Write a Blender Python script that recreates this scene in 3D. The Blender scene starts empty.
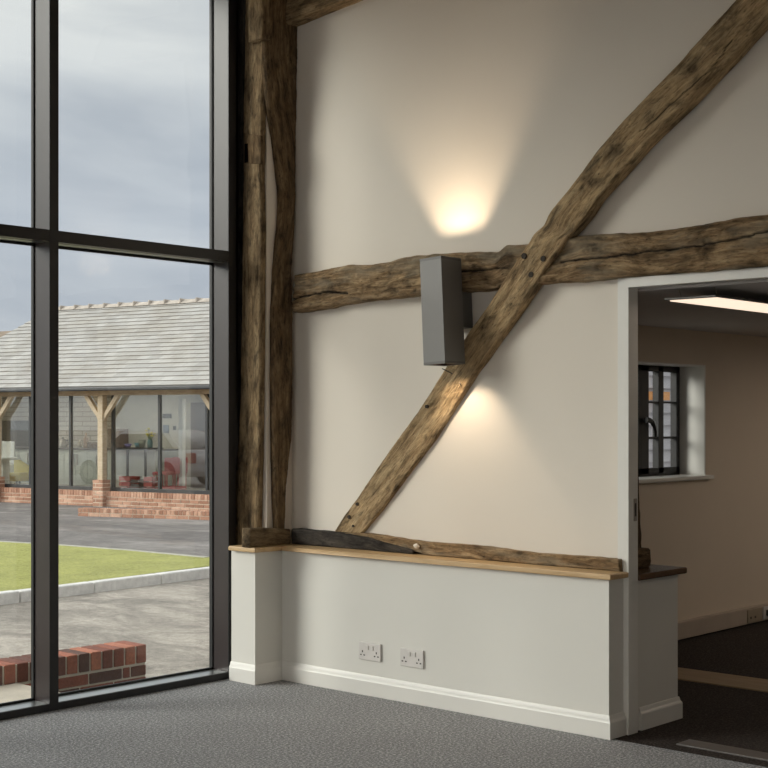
import bpy, bmesh, math, random
from mathutils import Vector, noise, Matrix
random.seed(7)
C = bpy.context.scene.collection

# ------------------------------------------------------------------ camera model
FPX = 1385.0; TH = math.radians(42.3); YH = 420.0; H = 1.35
FW = (math.cos(TH), math.sin(TH)); RT = (math.sin(TH), -math.cos(TH))
def ray(px):
    k = (px-384)/FPX
    return FW[0]+k*RT[0], FW[1]+k*RT[1]
def onX(px, py, x):            # point of the real plane X = x seen at a pixel of the photograph
    a = ray(px); t = x/a[0]; return Vector((x, a[1]*t, H+(YH-py)/FPX*t))
def onY(px, py, y):
    a = ray(px); t = y/a[1]; return Vector((a[0]*t, y, H+(YH-py)/FPX*t))
def onZ(px, py, z):
    t = (H-z)*FPX/(py-YH); a = ray(px); return Vector((a[0]*t, a[1]*t, z))

# ------------------------------------------------------------------ object helpers
def tag(o, label=None, cat=None, group=None, kind=None):
    if label: o['label'] = label
    if cat: o['category'] = cat
    if group: o['group'] = group
    if kind: o['kind'] = kind
    return o
def empty(name, loc=(0, 0, 0), rz=0):
    o = bpy.data.objects.new(name, None); C.objects.link(o)
    o.empty_display_size = .1; o.location = loc; o.rotation_euler = (0, 0, rz); return o
def obj(name, bm, mat, parent=None, smooth=False):
    bmesh.ops.recalc_face_normals(bm, faces=bm.faces)
    me = bpy.data.meshes.new(name); bm.to_mesh(me); bm.free()
    me.materials.append(mat)
    if smooth:
        for p in me.polygons: p.use_smooth = True
    o = bpy.data.objects.new(name, me); C.objects.link(o)
    if parent:
        o.parent = parent
    return o
def box(bm, x0, x1, y0, y1, z0, z1, bev=0, seg=2, M=None):
    b = bmesh.new(); bmesh.ops.create_cube(b, size=1)
    for v in b.verts:
        v.co = Vector(((x0+x1)/2+v.co.x*(x1-x0), (y0+y1)/2+v.co.y*(y1-y0), (z0+z1)/2+v.co.z*(z1-z0)))
    if bev: bmesh.ops.bevel(b, geom=b.edges[:], offset=bev, segments=seg, affect='EDGES', profile=.5)
    if M: b.transform(M)
    merge(bm, b); return bm
def merge(bm, b):
    me = bpy.data.meshes.new('t'); b.to_mesh(me); b.free(); bm.from_mesh(me); bpy.data.meshes.remove(me)
def nb(): return bmesh.new()
def bx(*a, **k): return box(nb(), *a, **k)
def tube(bm, p, q, r, r2=None, n=16):
    p = Vector(p); q = Vector(q); d = q-p
    b = bmesh.new()
    bmesh.ops.create_cone(b, cap_ends=True, segments=n, radius1=r, radius2=r if r2 is None else r2, depth=d.length)
    b.transform(Matrix.Translation((p+q)/2) @ d.to_track_quat('Z', 'Y').to_matrix().to_4x4())
    merge(bm, b); return bm
def lathe(bm, prof, c, n=24):
    rings = []
    for r, z in prof:
        rings.append([bm.verts.new((c[0]+r*math.cos(2*math.pi*i/n), c[1]+r*math.sin(2*math.pi*i/n), c[2]+z)) for i in range(n)])
    for a, b in zip(rings, rings[1:]):
        for i in range(n): bm.faces.new((a[i], a[(i+1) % n], b[(i+1) % n], b[i]))
    bm.faces.new(rings[0]); bm.faces.new(rings[-1]); return bm
def prism(bm, pts, ax, a0, a1):      # polygon pts in the two other axes, extruded along axis ax
    def mk(p, a):
        if ax == 'x': return (a, p[0], p[1])
        if ax == 'y': return (p[0], a, p[1])
        return (p[0], p[1], a)
    A = [bm.verts.new(mk(p, a0)) for p in pts]; B = [bm.verts.new(mk(p, a1)) for p in pts]
    bm.faces.new(A); bm.faces.new(B)
    for i in range(len(pts)): bm.faces.new((A[i], A[(i+1) % len(pts)], B[(i+1) % len(pts)], B[i]))
    return bm

# ------------------------------------------------------------------ materials
def srgb(r, g, b):
    f = lambda c: (c/255/12.92) if c/255 <= .04045 else ((c/255+.055)/1.055)**2.4
    return (f(r), f(g), f(b), 1)
class N:
    def __init__(s, name):
        s.m = bpy.data.materials.new(name); s.m.use_nodes = True; s.t = s.m.node_tree
        s.b = s.t.nodes['Principled BSDF']; s.out = s.t.nodes['Material Output']
    def n(s, typ, **k):
        x = s.t.nodes.new(typ)
        for a, v in k.items(): setattr(x, a, v)
        return x
    def l(s, a, b): s.t.links.new(a, b)
    def coord(s, scale=(1, 1, 1), attr=None):
        if attr: c = s.n('ShaderNodeAttribute', attribute_name=attr).outputs['Vector']
        else: c = s.n('ShaderNodeTexCoord').outputs['Object']
        mp = s.n('ShaderNodeMapping'); mp.inputs['Scale'].default_value = scale; s.l(c, mp.inputs[0]); return mp.outputs[0]
    def noise(s, vec, scale, detail=4, rough=.6, dist=0):
        x = s.n('ShaderNodeTexNoise'); x.inputs['Scale'].default_value = scale; x.inputs['Detail'].default_value = detail
        x.inputs['Roughness'].default_value = rough; x.inputs['Distortion'].default_value = dist; s.l(vec, x.inputs['Vector']); return x.outputs['Fac']
    def ramp(s, fac, stops):
        r = s.n('ShaderNodeValToRGB'); e = r.color_ramp.elements
        while len(e) < len(stops): e.new(.5)
        for i, (p, c) in enumerate(stops): e[i].position = p; e[i].color = c
        s.l(fac, r.inputs[0]); return r.outputs[0]
    def mix(s, fac, a, b, mode='MIX'):
        x = s.n('ShaderNodeMix', data_type='RGBA', blend_type=mode)
        for i, v in ((0, fac), (6, a), (7, b)):
            if hasattr(v, 'node'): s.l(v, x.inputs[i])
            else: x.inputs[i].default_value = v
        return x.outputs[2]
    def bump(s, h, strength=.3, dist=.01):
        x = s.n('ShaderNodeBump'); x.inputs['Strength'].default_value = strength; x.inputs['Distance'].default_value = dist
        s.l(h, x.inputs['Height']); s.l(x.outputs[0], s.b.inputs['Normal'])
    def base(s, c):
        if hasattr(c, 'node'): s.l(c, s.b.inputs['Base Color'])
        else: s.b.inputs['Base Color'].default_value = c
    def set(s, **k):
        for a, v in k.items(): s.b.inputs[a.replace('_', ' ')].default_value = v
        return s
def g(v): return (v, v, v, 1)
def plain(name, col, rough=.5, metal=0, var=.06, bump=0, nscale=6):
    m = N(name); c = m.coord(); nz = m.noise(c, nscale)
    lo = tuple(x*(1-var) for x in col[:3])+(1,); hi = tuple(min(1, x*(1+var)) for x in col[:3])+(1,)
    m.base(m.ramp(nz, [(.3, lo), (.7, hi)])); m.set(Roughness=rough, Metallic=metal)
    if bump: m.bump(m.noise(c, 180, 2), bump, .002)
    return m.m
def emis(name, col, strength, base=(.9, .9, .9, 1)):
    m = N(name); m.base(base); m.b.inputs['Emission Color'].default_value = col; m.b.inputs['Emission Strength'].default_value = strength
    return m.m
def glassmat(name, refl=.08, tint=(.97, .985, .98, 1), ior=1.5):
    m = N(name); t = m.n('ShaderNodeBsdfTransparent'); t.inputs[0].default_value = tint
    gl = m.n('ShaderNodeBsdfGlossy'); gl.inputs['Roughness'].default_value = 0.0
    lw = m.n('ShaderNodeLayerWeight'); lw.inputs[0].default_value = .5      # Schlick's approximation
    pw = m.n('ShaderNodeMath', operation='POWER'); m.l(lw.outputs['Facing'], pw.inputs[0]); pw.inputs[1].default_value = 5
    ad = m.n('ShaderNodeMath', operation='MULTIPLY_ADD', use_clamp=True); m.l(pw.outputs[0], ad.inputs[0]); ad.inputs[1].default_value = .9; ad.inputs[2].default_value = .035+refl
    mx = m.n('ShaderNodeMixShader'); m.l(ad.outputs[0], mx.inputs[0]); m.l(t.outputs[0], mx.inputs[1]); m.l(gl.outputs[0], mx.inputs[2])
    m.l(mx.outputs[0], m.out.inputs[0]); return m.m

def timber_mat(name, dark, mid, light, bumpk=.8, grey=None):
    m = N(name)
    gv = m.coord((2.2, 17, 17), 'grain'); gb = m.coord((1.6, 3.2, 3.2), 'grain'); gs = m.coord((18, 70, 70), 'grain')
    n1 = m.noise(gv, 2.2, 8, .65, .8); n2 = m.noise(gb, 5.0, 5, .6, .5); n3 = m.noise(gs, 1.6, 5, .7)
    c1 = m.ramp(n1, [(.28, dark), (.48, mid), (.72, light)])
    c2 = m.ramp(n2, [(.33, g(.36)), (.47, g(.92)), (.66, g(1.28))])
    c = m.mix(1.0, c1, c2, 'MULTIPLY')
    c3 = m.ramp(n3, [(.34, g(.3)), (.47, g(1)), (.7, g(1.25))]); c = m.mix(.75, c, c3, 'MULTIPLY')
    # small worm holes and weathering specks
    v = m.n('ShaderNodeTexVoronoi'); v.inputs['Scale'].default_value = 38; m.l(m.coord((.6, 1, 1), 'grain'), v.inputs['Vector'])
    holes = m.ramp(v.outputs['Distance'], [(.08, g(.3)), (.16, g(1))])
    hz = m.ramp(m.noise(gb, 2.2, 2), [(.52, g(0)), (.6, g(.8))])
    c = m.mix(hz, c, m.mix(1.0, c, holes, 'MULTIPLY'))
    if grey:
        n4 = m.noise(m.coord((.8, 3, 3), 'grain'), 3.1, 3); c = m.mix(m.ramp(n4, [(.5, g(0)), (.66, g(.7))]), c, grey)
    dirt = m.n('ShaderNodeAttribute', attribute_name='dirt').outputs['Fac']  # knot tone together with painted crack shade
    c = m.mix(dirt, c, (.012, .008, .005, 1))
    m.base(c); m.set(Roughness=.82); m.b.inputs['Specular IOR Level'].default_value = .25
    h = m.n('ShaderNodeMath', operation='ADD'); m.l(n1, h.inputs[0]); m.l(n3, h.inputs[1]); m.bump(h.outputs[0], bumpk, .012)
    return m.m

T_tan = timber_mat('aged_oak_tan', (.15, .092, .044, 1), (.37, .255, .135, 1), (.54, .405, .235, 1), .8)
T_mid = timber_mat('aged_oak_brown', (.06, .036, .018, 1), (.255, .165, .085, 1), (.50, .365, .21, 1), 1.0, (.34, .285, .20, 1))
T_post = timber_mat('aged_oak_post', (.08, .05, .025, 1), (.235, .16, .085, 1), (.40, .30, .175, 1), .9)
T_dark = timber_mat('dark_oak_post', (.045, .027, .013, 1), (.145, .092, .046, 1), (.27, .185, .10, 1), .9)
T_char_shade = timber_mat('blackened_and_shaded_oak', (.016, .013, .01, 1), (.045, .038, .032, 1), (.10, .085, .07, 1), .8)  # charred sill colour; on the batten it stands for shade

M_wall = plain('wall_paint', (.75, .69, .605, 1), .75, 0, .012, .04, 1.5)
M_dado = plain('dado_paint', (.70, .685, .635, 1), .55, 0, .01, 0, 1.5)
M_gloss = plain('trim_paint', (.75, .735, .69, 1), .35, 0, .01, 0, 2)
M_ret = plain('bounce_tinted_plaster', (.74, .66, .57, 1), .75, 0, .02, .04, 3)  # wall paint with the warm lamp bounce put into the colour
M_ceil = plain('ceiling_paint', (.30, .25, .20, 1), .8, 0, .02)
M_backwall = plain('back_room_paint', (.66, .57, .46, 1), .75, 0, .02, .03, 2)
M_backceil = plain('back_room_ceiling_paint', (.55, .52, .50, 1), .8, 0, .02)

def carpet(name, a, b, sp):
    m = N(name); c = m.coord(); n1 = m.noise(c, 95, 4, .8); n2 = m.noise(c, 60, 4, .8); n3 = m.noise(c, 2.5, 3)
    col = m.ramp(n1, [(.34, a), (.52, b), (.7, sp)])
    col = m.mix(.6, col, m.ramp(n2, [(.35, g(.6)), (.6, g(1.2))]), 'MULTIPLY')
    col = m.mix(.3, col, m.ramp(n3, [(.3, g(.85)), (.7, g(1.1))]), 'MULTIPLY')
    m.base(col); m.set(Roughness=.95); m.b.inputs['Specular IOR Level'].default_value = .1; m.bump(n2, .9, .006); return m.m
M_carpet = carpet('grey_fleck_carpet', (.13, .132, .135, 1), (.31, .312, .32, 1), (.85, .85, .86, 1))
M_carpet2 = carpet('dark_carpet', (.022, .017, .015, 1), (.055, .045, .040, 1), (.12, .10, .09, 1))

def wood_plain(name, a, b, rough=.4, scale=(1, 10, 10)):
    m = N(name); c = m.coord(scale); n1 = m.noise(c, 3, 5, .6, .6); m.base(m.ramp(n1, [(.3, a), (.7, b)])); m.set(Roughness=rough); return m.m
M_oak = wood_plain('oiled_oak', (.50, .33, .165, 1), (.66, .47, .26, 1), .35, (10, 1.2, 10))
M_oakstrip = wood_plain('oak_floor_strip', (.24, .165, .095, 1), (.33, .24, .15, 1), .5, (10, 1.2, 10))
M_darkoak = wood_plain('dark_stained_oak', (.07, .038, .02, 1), (.14, .08, .045, 1), .25, (2, 8, 8))
M_frame = plain('dark_bronze_aluminium', (.036, .027, .027, 1), .34, .0, .08)
M_frame_face = plain('black_and_backlit_aluminium', (.012, .011, .012, 1), .42, .0, .06)  # black parts, and the darker copy for the backlit frame fronts
M_gasket = plain('rubber_gasket', (.010, .011, .011, 1), .6)
M_alu = plain('brushed_grey_aluminium', (.17, .163, .155, 1), .45, .2, .02)
M_alu_d = plain('grey_aluminium_trim', (.12, .115, .108, 1), .45, .2, .02)
M_steel = plain('brushed_steel', (.42, .38, .33, 1), .35, .9)
M_white_pl = plain('white_plastic', (.66, .63, .60, 1), .35)
M_dark_pl = plain('dark_plastic', (.05, .045, .04, 1), .4)
M_black = plain('black_iron', (.014, .013, .013, 1), .5)
M_void = plain('void_black', (.004, .003, .003, 1), 1.0); M_void.node_tree.nodes['Principled BSDF'].inputs['Specular IOR Level'].default_value = 0  # flat black for the shade in the slot and the lamp liner
M_glass = glassmat('window_glass', .0, (.965, .985, .975, 1))
M_glass_shed = glassmat('coated_glass', .13, (.93, .95, .94, 1), 1.6)
M_lens = emis('lamp_lens', (1, .82, .58, 1), 6)
M_led = emis('led_diffuser_warm', (1, .80, .62, 1), 1.1, (.35, .33, .3, 1))
M_fill_w = emis('fill_diffuser_room', (1, .93, .84, 1), 38.0)  # glow of the fill panels added to the main room

# ------------------------------------------------------------------ world: overcast sky with soft clouds
w = bpy.data.worlds.new('overcast_sky'); bpy.context.scene.world = w; w.use_nodes = True
nt = w.node_tree; bg = nt.nodes['Background']
tc = nt.nodes.new('ShaderNodeTexCoord'); mp = nt.nodes.new('ShaderNodeMapping'); mp.inputs['Scale'].default_value = (1.2, 1.2, 4.5)
nt.links.new(tc.outputs['Generated'], mp.inputs[0])
n1 = nt.nodes.new('ShaderNodeTexNoise'); n1.inputs['Scale'].default_value = 2.4; n1.inputs['Detail'].default_value = 6; n1.inputs['Distortion'].default_value = .5
nt.links.new(mp.outputs[0], n1.inputs['Vector'])
r1 = nt.nodes.new('ShaderNodeValToRGB'); e = r1.color_ramp.elements
e[0].position = .36; e[0].color = (.52, .55, .605, 1); e[1].position = .64; e[1].color = (.84, .84, .84, 1)
nt.links.new(n1.outputs['Fac'], r1.inputs[0])
sx = nt.nodes.new('ShaderNodeSeparateXYZ'); nt.links.new(tc.outputs['Generated'], sx.inputs[0])
r2 = nt.nodes.new('ShaderNodeValToRGB'); e = r2.color_ramp.elements
e[0].position = .0; e[0].color = (1.0, 1.0, 1.02, 1); e[1].position = .5; e[1].color = (1.25, 1.25, 1.25, 1)
k = e.new(.14); k.color = (.78, .82, .90, 1); k = e.new(.30); k.color = (1.02, 1.02, 1.02, 1)
nt.links.new(sx.outputs['Z'], r2.inputs[0])
mm = nt.nodes.new('ShaderNodeMix'); mm.data_type = 'RGBA'; mm.blend_type = 'MULTIPLY'; mm.inputs[0].default_value = 1
nt.links.new(r1.outputs[0], mm.inputs[6]); nt.links.new(r2.outputs[0], mm.inputs[7]); nt.links.new(mm.outputs[2], bg.inputs[0])
bg.inputs['Strength'].default_value = 1.0

sn = bpy.data.lights.new('cloud_sun', 'SUN'); sn.energy = 1.4; sn.angle = math.radians(80); sn.color = (1, .97, .92)
so_ = bpy.data.objects.new('cloud_sun', sn); C.objects.link(so_); so_.rotation_euler = Vector((-.45, .35, .9)).to_track_quat('Z', 'Y').to_euler()
s2_ = bpy.data.lights.new('low_fill_sun', 'SUN'); s2_.energy = 2.35; s2_.angle = math.radians(25); s2_.color = (1, .955, .885)  # second sun lamp added to light the wall through the glazing
so2 = bpy.data.objects.new('low_fill_sun', s2_); C.objects.link(so2); so2.rotation_euler = Vector((-1, .87, .47)).to_track_quat('Z', 'Y').to_euler()
# ------------------------------------------------------------------ main dimensions (metres)
XW = 5.11      # plaster face of the framed wall
XD = 4.975     # face of the boxed dado below
YE = 3.24     # end of the dado at the opening
YW = 5.465     # inner face of the glazed wall framing
YG = 5.60      # glass
ZC = 3.95
def S(name, bm, mat, parent=None, smooth=False):
    o = obj(name, bm, mat, parent, smooth)
    if not parent: o['kind'] = 'structure'
    return o

# floors
S('floor', bx(-4, 4.985, -5, 5.62, -.2, 0), M_carpet)
S('floor_back', bx(4.985, 10.2, -1.2, 4.39, -.2, -.002), M_carpet2)
S('trim_1', bx(6.362, 6.655, -1.2, 4.335, -.012, .004, .0015), M_oakstrip)
S('trim_2', bx(5.08, 5.19, 1.62, 2.98, -.01, .004, .0015), plain('threshold_vinyl', (.10, .09, .085, 1), .3))
# ceilings
S('ceiling', bx(-4.2, 5.5, -5.2, 5.7, ZC, ZC+.15), M_ceil)
S('ceiling_back', bx(5.19, 10.2, -1.2, 4.39, 1.909, 2.0), M_backceil)

# framed wall (right): plaster above the dado, opening to the back room
OY0, OY1, OZ = 1.62, 3.24, 1.955
bm = nb()
box(bm, XW, XW+.09, 3.24, 5.72, 0, ZC)
box(bm, XW, XW+.09, OY0, 3.24, OZ, ZC)
box(bm, XW, XW+.09, -5, OY0, 0, ZC)
wr = S('wall_right', bm, M_wall)
# boxed dado with pier in the corner
bm = nb()
prism(bm, [(XD, YE), (XD, 5.243), (4.785, 5.243), (4.785, 5.425), (XW-.001, 5.425), (XW-.001, YE)], 'z', 0, .675)
S('wall_dado', bm, M_dado)
# plaster return behind the corner posts
S('wall_return', bx(4.925, XW-.001, 5.308, 5.37, .7005, ZC), M_ret)

def skirting_profile(pts, name, h=.098, t=.016):
    # pts: plan polyline, board stands on its left side (towards the room)
    bm = nb()
    prof = [(0, 0), (t, 0), (t, h*.70), (t*.86, h*.76), (t*.55, h*.84), (t*.42, h*.93), (t*.28, h), (0, h)]
    P = [Vector((p[0], p[1])) for p in pts]; rings = []
    for i, p in enumerate(P):
        ns = []
        if i > 0: d = (P[i]-P[i-1]).normalized(); ns.append(Vector((-d.y, d.x)))
        if i < len(P)-1: d = (P[i+1]-P[i]).normalized(); ns.append(Vector((-d.y, d.x)))
        nn = sum(ns, Vector((0, 0))).normalized(); k = 1/max(.3, nn.dot(ns[0]))
        rings.append([bm.verts.new((p.x+nn.x*o*k, p.y+nn.y*o*k, z+.001)) for o, z in prof])
    m = len(prof)
    for a, b in zip(rings, rings[1:]):
        for i in range(m): bm.faces.new((a[i], a[(i+1) % m], b[(i+1) % m], b[i]))
    bm.faces.new(rings[0]); bm.faces.new(rings[-1])
    return S(name, bm, M_gloss)
skirting_profile([(5.087, YE), (XD, YE), (XD, 5.243), (4.785, 5.243), (4.785, 5.425)][::1], 'baseboard_right')

# dado return on the back-room side
S('wall_back_dado', bx(5.165, 5.53, 3.235, 4.39, 0, .655), M_dado)
skirting_profile([(5.53, 4.3), (5.53, 3.235), (5.20, 3.235)], 'baseboard_back')

# lining round the opening
bm = nb()
box(bm, XW-.022, 5.163, 3.215, 3.270, 0, OZ-.038, .001)          # left jamb
box(bm, XW-.022, 5.163, OY0-.05, OY0+.005, 0, OZ-.038, .001)
box(bm, XW-.022, 5.163, OY0-.05, 3.270, OZ-.038, OZ+.004, .001)
lin = S('door_1', bm, M_gloss)
kp = obj('strike_plate', bx(5.128, 5.152, 3.2125, 3.2155, .915, 1.012, .001), M_steel, lin); kp['label'] = 'small steel strike plate'
obj('strike_recess', bx(5.134, 5.146, 3.2115, 3.2135, .935, .992), M_dark_pl, kp)

# oak ledges on the dado
bm = nb()
e = .030
prism(bm, [(XD-e, YE-.026), (XD-e, 5.243-e), (4.785-e, 5.243-e), (4.785-e, 5.415), (XW-.001, 5.415), (XW-.001, 5.40), (XW-.001, 3.29), (XW-.024, 3.285), (XW-.024, YE-.026)], 'z', .675, .700)
ed = [x for x in bm.edges if all(v.co.z > .69 for v in x.verts) or all(v.co.z < .68 for v in x.verts)]
bmesh.ops.bevel(bm, geom=ed, offset=.009, segments=4, affect='EDGES', profile=.6)
o = tag(obj('oak_ledge', bm, M_oak), 'long pale oiled oak ledge capping the white boxed dado and corner pier', 'ledge')
bm = bx(5.166, 5.566, 3.205, 4.385, .655, .684, .008, 3)
tag(obj('dark_oak_ledge', bm, M_darkoak), 'short dark glossy oak ledge on the low wall inside the opening', 'ledge')

# ------------------------------------------------------------------ old timbers
def resample(pts, n):
    P = [Vector(p) for p in pts]; L = [0]
    for a, b in zip(P, P[1:]): L.append(L[-1]+(b-a).length)
    out = []
    for i in range(n):
        s = L[-1]*i/(n-1); j = 0
        while j < len(L)-2 and L[j+1] < s: j += 1
        t = (s-L[j])/max(1e-9, L[j+1]-L[j]); out.append(P[j].lerp(P[j+1], max(0, min(1, t))))
    return out
def smooth(P, k=2):
    for _ in range(k):
        P = [P[0]]+[(P[i-1]+P[i]*2+P[i+1])/4 for i in range(1, len(P)-1)]+[P[-1]]
    return P
def timber(name, A, B, depth, inward, mat, n=220, m=26, rnd=.02, amp=.004, edge=.004, cracks=(), seed=0, parent=None, knots=(), overall_dark=0, grainseed=None):
    """A, B: the two long edges of the front face (3-D points); inward: direction of the thickness."""
    A = smooth(resample(A, n), 2); B = smooth(resample(B, n), 2); D = Vector(inward).normalized()
    bm = nb(); gl = bm.verts.layers.float_vector.new('grain'); dl = bm.verts.layers.float.new('dirt')  # dirt layer holds knot tone, painted crack shade and overall darkening
    rings = []; s = 0; gs = seed*7.3 if grainseed is None else grainseed
    K = 7
    for i in range(n):
        a, b = A[i], B[i]; W = (b-a); wl = W.length; wd = W/wl
        if i: s += ((A[i]+B[i])/2-(A[i-1]+B[i-1])/2).length
        dp = depth(i/(n-1)) if callable(depth) else depth
        r = min(rnd, wl*.3, dp*.6)
        ring = []
        def q(v, w_, frontness, cr=0):
            p = a+wd*v+D*w_
            h = Vector((s*2.2+seed*3.1, v*9+seed, w_*9)); hh = Vector((s*11+seed, v*30, w_*30)); h3 = Vector((s*40, v*60+seed, w_*60))
            nz = noise.noise(h)*amp*1.6+noise.noise(hh)*amp*.8+noise.noise(h3)*amp*.35
            p = p - D*(nz*frontness)
            ev = (v/wl-.5)*2
            if abs(ev) > .9 or w_ > .01: p = p + wd*((noise.noise(Vector((s*3+seed*5, (9 if ev > 0 else -9), w_*3)))*edge+noise.noise(Vector((s*14+seed, (5 if ev > 0 else -5), w_*6)))*edge*.6)*(1 if ev > 0 else -1))
            dirt = overall_dark; pj = p + (wd*noise.noise(Vector((s*22, v*10, seed)))*.007 if cracks else Vector())
            for (pts, wid, dpt) in cracks:
                for j in range(len(pts)-1):
                    c0, c1 = pts[j], pts[j+1]; seg = c1-c0; t = max(0, min(1, (pj-c0).dot(seg)/seg.length_squared))
                    dist = (pj-(c0+seg*t)-D*((pj-(c0+seg*t)).dot(D))).length
                    if dist < wid*2 and w_ < .03:
                        f = max(0, 1-dist/(wid*1.4)); p = p + D*(dpt*f*f); dirt = max(dirt, min(1, f*1.6))  # shade inside the crack put into the colour over the groove
            for (kc, kr, ks) in knots:
                dist = (p-kc-D*((p-kc).dot(D))).length
                if dist < kr*1.6 and w_ < .03: dirt = max(dirt, ks*max(0, 1-(dist/kr/1.4)**2)*(.7+.6*noise.noise(p*60)))
            vert = bm.verts.new(p); vert[gl] = Vector((s+gs, v+gs*.37, w_)); vert[dl] = max(0, min(1, dirt)); ring.append(vert)
        for j in range(K): q(0, dp*(1-j/K)+r*(j/K), .2)
        for j in range(m+1):
            v = wl*j/m; ee = min(v, wl-v); off = r*(1-math.sqrt(max(0, 1-(1-ee/r)**2))) if ee < r else 0
            q(v, off, 1)
        for j in range(1, K+1): q(wl, r*(1-j/K)+dp*(j/K), .2)
        rings.append(ring)
    m2 = len(rings[0])
    for a, b in zip(rings, rings[1:]):
        for i in range(m2): bm.faces.new((a[i], a[(i+1) % m2], b[(i+1) % m2], b[i]))
    bm.faces.new(rings[0]); bm.faces.new(rings[-1])
    return obj(name, bm, mat, parent, smooth=True)

# horizontal rail across the framed wall
XB = 5.045
top = [(293.5, 274), (307, 272), (332, 267), (351, 264.6), (363, 264.6), (384, 262), (405, 257), (418, 254.6), (442, 253.4), (479, 251.3), (496, 252), (500, 249), (505, 245.6), (526, 244.3), (545, 244), (578, 235), (590, 233.5), (620, 232.4), (643.5, 233.6), (672, 229.6), (706, 222.6), (737, 216.8), (768, 214), (810, 209), (870, 203)]
bot = [(293.5, 312.5), (332, 306), (363, 301), (388, 298), (422, 295), (463, 291.7), (497, 289), (568, 281), (617.5, 277), (667, 273.8), (768, 265.5), (870, 257)]
P = lambda L, x: [onX(a, b, x) for a, b in L]
cr = [(P([(291, 300), (300, 297.5), (311, 295), (320, 293.5), (328, 291.3), (336, 292.8), (347, 293.4)], XB), .0055, .02),
      (P([(420, 276), (440, 273), (463, 271), (480, 270), (495, 267.5), (507, 268)], XB), .0045, .016),
      (P([(560, 262), (575, 260), (620, 256), (650, 251.5), (675, 249), (700, 245.5), (735, 239), (768, 232), (810, 226)], XB), .0045, .016)]
kn = [(onX(312, 278, XB), .03, .6), (onX(300, 272, XB), .04, .5), (onX(505, 262, XB), .05, .8), (onX(500, 285, XB), .03, .8), (onX(590, 243, XB), .05, .6), (onX(650, 258, XB), .03, .6), (onX(703, 244, XB), .04, .7), (onX(410, 286, XB), .012, .9), (onX(416, 291, XB), .012, .9)]
rail = timber('timber_rail', P(top, XB), P(bot, XB), .085, (1, 0, 0), T_mid, n=420, m=36, rnd=.018, amp=.017, edge=.007, cracks=cr, seed=1, knots=kn)
tag(rail, 'rough horizontal oak rail crossing the white wall behind the grey lamp', 'beam')

# diagonal brace in front of the rail
bl = [(334, 531.5), (341.5, 519), (363, 489), (371.6, 476), (406, 427.4), (423, 403), (446, 366), (470, 330), (491, 300), (508, 273), (520, 255), (528, 243.7), (533, 234.6), (543, 225.5), (548, 214.6), (559, 200), (568, 189), (581, 172), (594, 153.6), (628, 114.6), (672, 70), (734.7, 0), (800, -73)]
br = [(361.5, 533.4), (381, 509), (406, 476), (434, 439), (456, 404.5), (474, 374.4), (497, 340), (524.6, 300), (550, 262), (564.7, 241), (586.6, 214.6), (596, 199), (646, 142), (685, 104), (729.5, 57), (768, 13), (835, -60)]
def bxf(py):     # how far the brace stands proud: more at the top than at its foot
    t = max(0, min(1, (410-py)/130)); t = t*t*(3-2*t); return 5.085-.058*t-.03*max(0, min(1, (280-py)/280))
A = [onX(a, b, bxf(b)) for a, b in bl]; Bq = [onX(a, b, bxf(b)) for a, b in br]
cr = [([onX(a, b, bxf(b)) for a, b in [(642, 130), (655, 120), (668, 107), (682, 94), (697, 82), (712, 68), (722, 55), (731, 40)]], .0025, .009)]
kn = [(onX(586, 172, 5.0), .05, .75), (onX(722, 20, 5.0), .07, .6), (onX(690, 60, 5.0), .05, .3), (onX(612, 145, 5.0), .05, .4), (onX(372, 489, 5.07), .03, .4), (onX(450, 385, 5.04), .03, .3), (onX(421, 437, 5.05), .012, .8), (onX(505, 300, 5.0), .04, .3)]
brace = timber('timber_brace', A, Bq, lambda t: .02+.08*t, (1, 0, 0), T_tan, n=460, m=30, rnd=.007, amp=.0045, edge=.003, cracks=cr, seed=2, knots=kn)
tag(brace, 'long diagonal oak brace rising from the sill beam to the upper right', 'beam')
for i, (a, b, r) in enumerate([(524, 256, .016), (543, 258.7, .015), (531, 274.7, .015), (357, 504, .010), (349, 517, .011), (426.6, 406.5, .010), (353, 526, .007)]):
    p = onX(a, b, bxf(b)-.004); b_ = tube(nb(), p+Vector((.03, 0, 0)), p+Vector((-.003, 0, 0)), r, r*.85, 12)
    pg = obj('peg', b_, plain('dark_peg_%d' % i, (.03, .02, .012, 1), .8), brace); pg['label'] = 'dark oak peg end'
for a, b, c, d in [(442, 368.5, 455, 375), (460, 383, 461.5, 387)]:
    p = onX(a, b, bxf(b)-.018); q_ = onX(c, d, bxf(d)+.01); nl = obj('nail', tube(nb(), p, q_, .0022, None, 8), M_black, brace); nl['label'] = 'bent iron nail'

# timbers at the corner
XP = 4.885
pl = [(246.5, -40), (246, 0), (244.5, 43), (244.2, 60), (243, 130), (243, 220), (241.5, 330), (240, 400), (238.5, 440), (236.5, 456), (235.2, 475), (235, 545.5)]
pr = [(265.8, -40), (265.3, 43), (264, 100), (262.8, 165), (262.4, 225), (262, 330), (261.3, 380), (260.5, 445), (259, 500), (258, 545)]
kn = [(onX(250, 450, XP), .05, .6), (onX(252, 446, XP), .03, .6), (onX(256, 20, XP), .05, .5), (onX(240, 462, XP), .05, .75)]
pr = [(a-1.5-(1.5 if 60 < b < 200 else 0), b) for a, b in pr]; pl = [(a-.6, b) for a, b in pl]
post = timber('timber_post', P(pl, XP), P(pr, XP), .035, (1, 0, 0), T_post, n=360, m=18, rnd=.010, amp=.004, edge=.003, seed=3, knots=kn)
tag(post, 'straight upright oak post between black window frame and cream plaster strip, with cut slot', 'post')
A = P([(246.8, -40), (247.4, 42)], XP-.035); B_ = P([(263.5, -40), (262.5, 38)], XP-.035)
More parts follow.
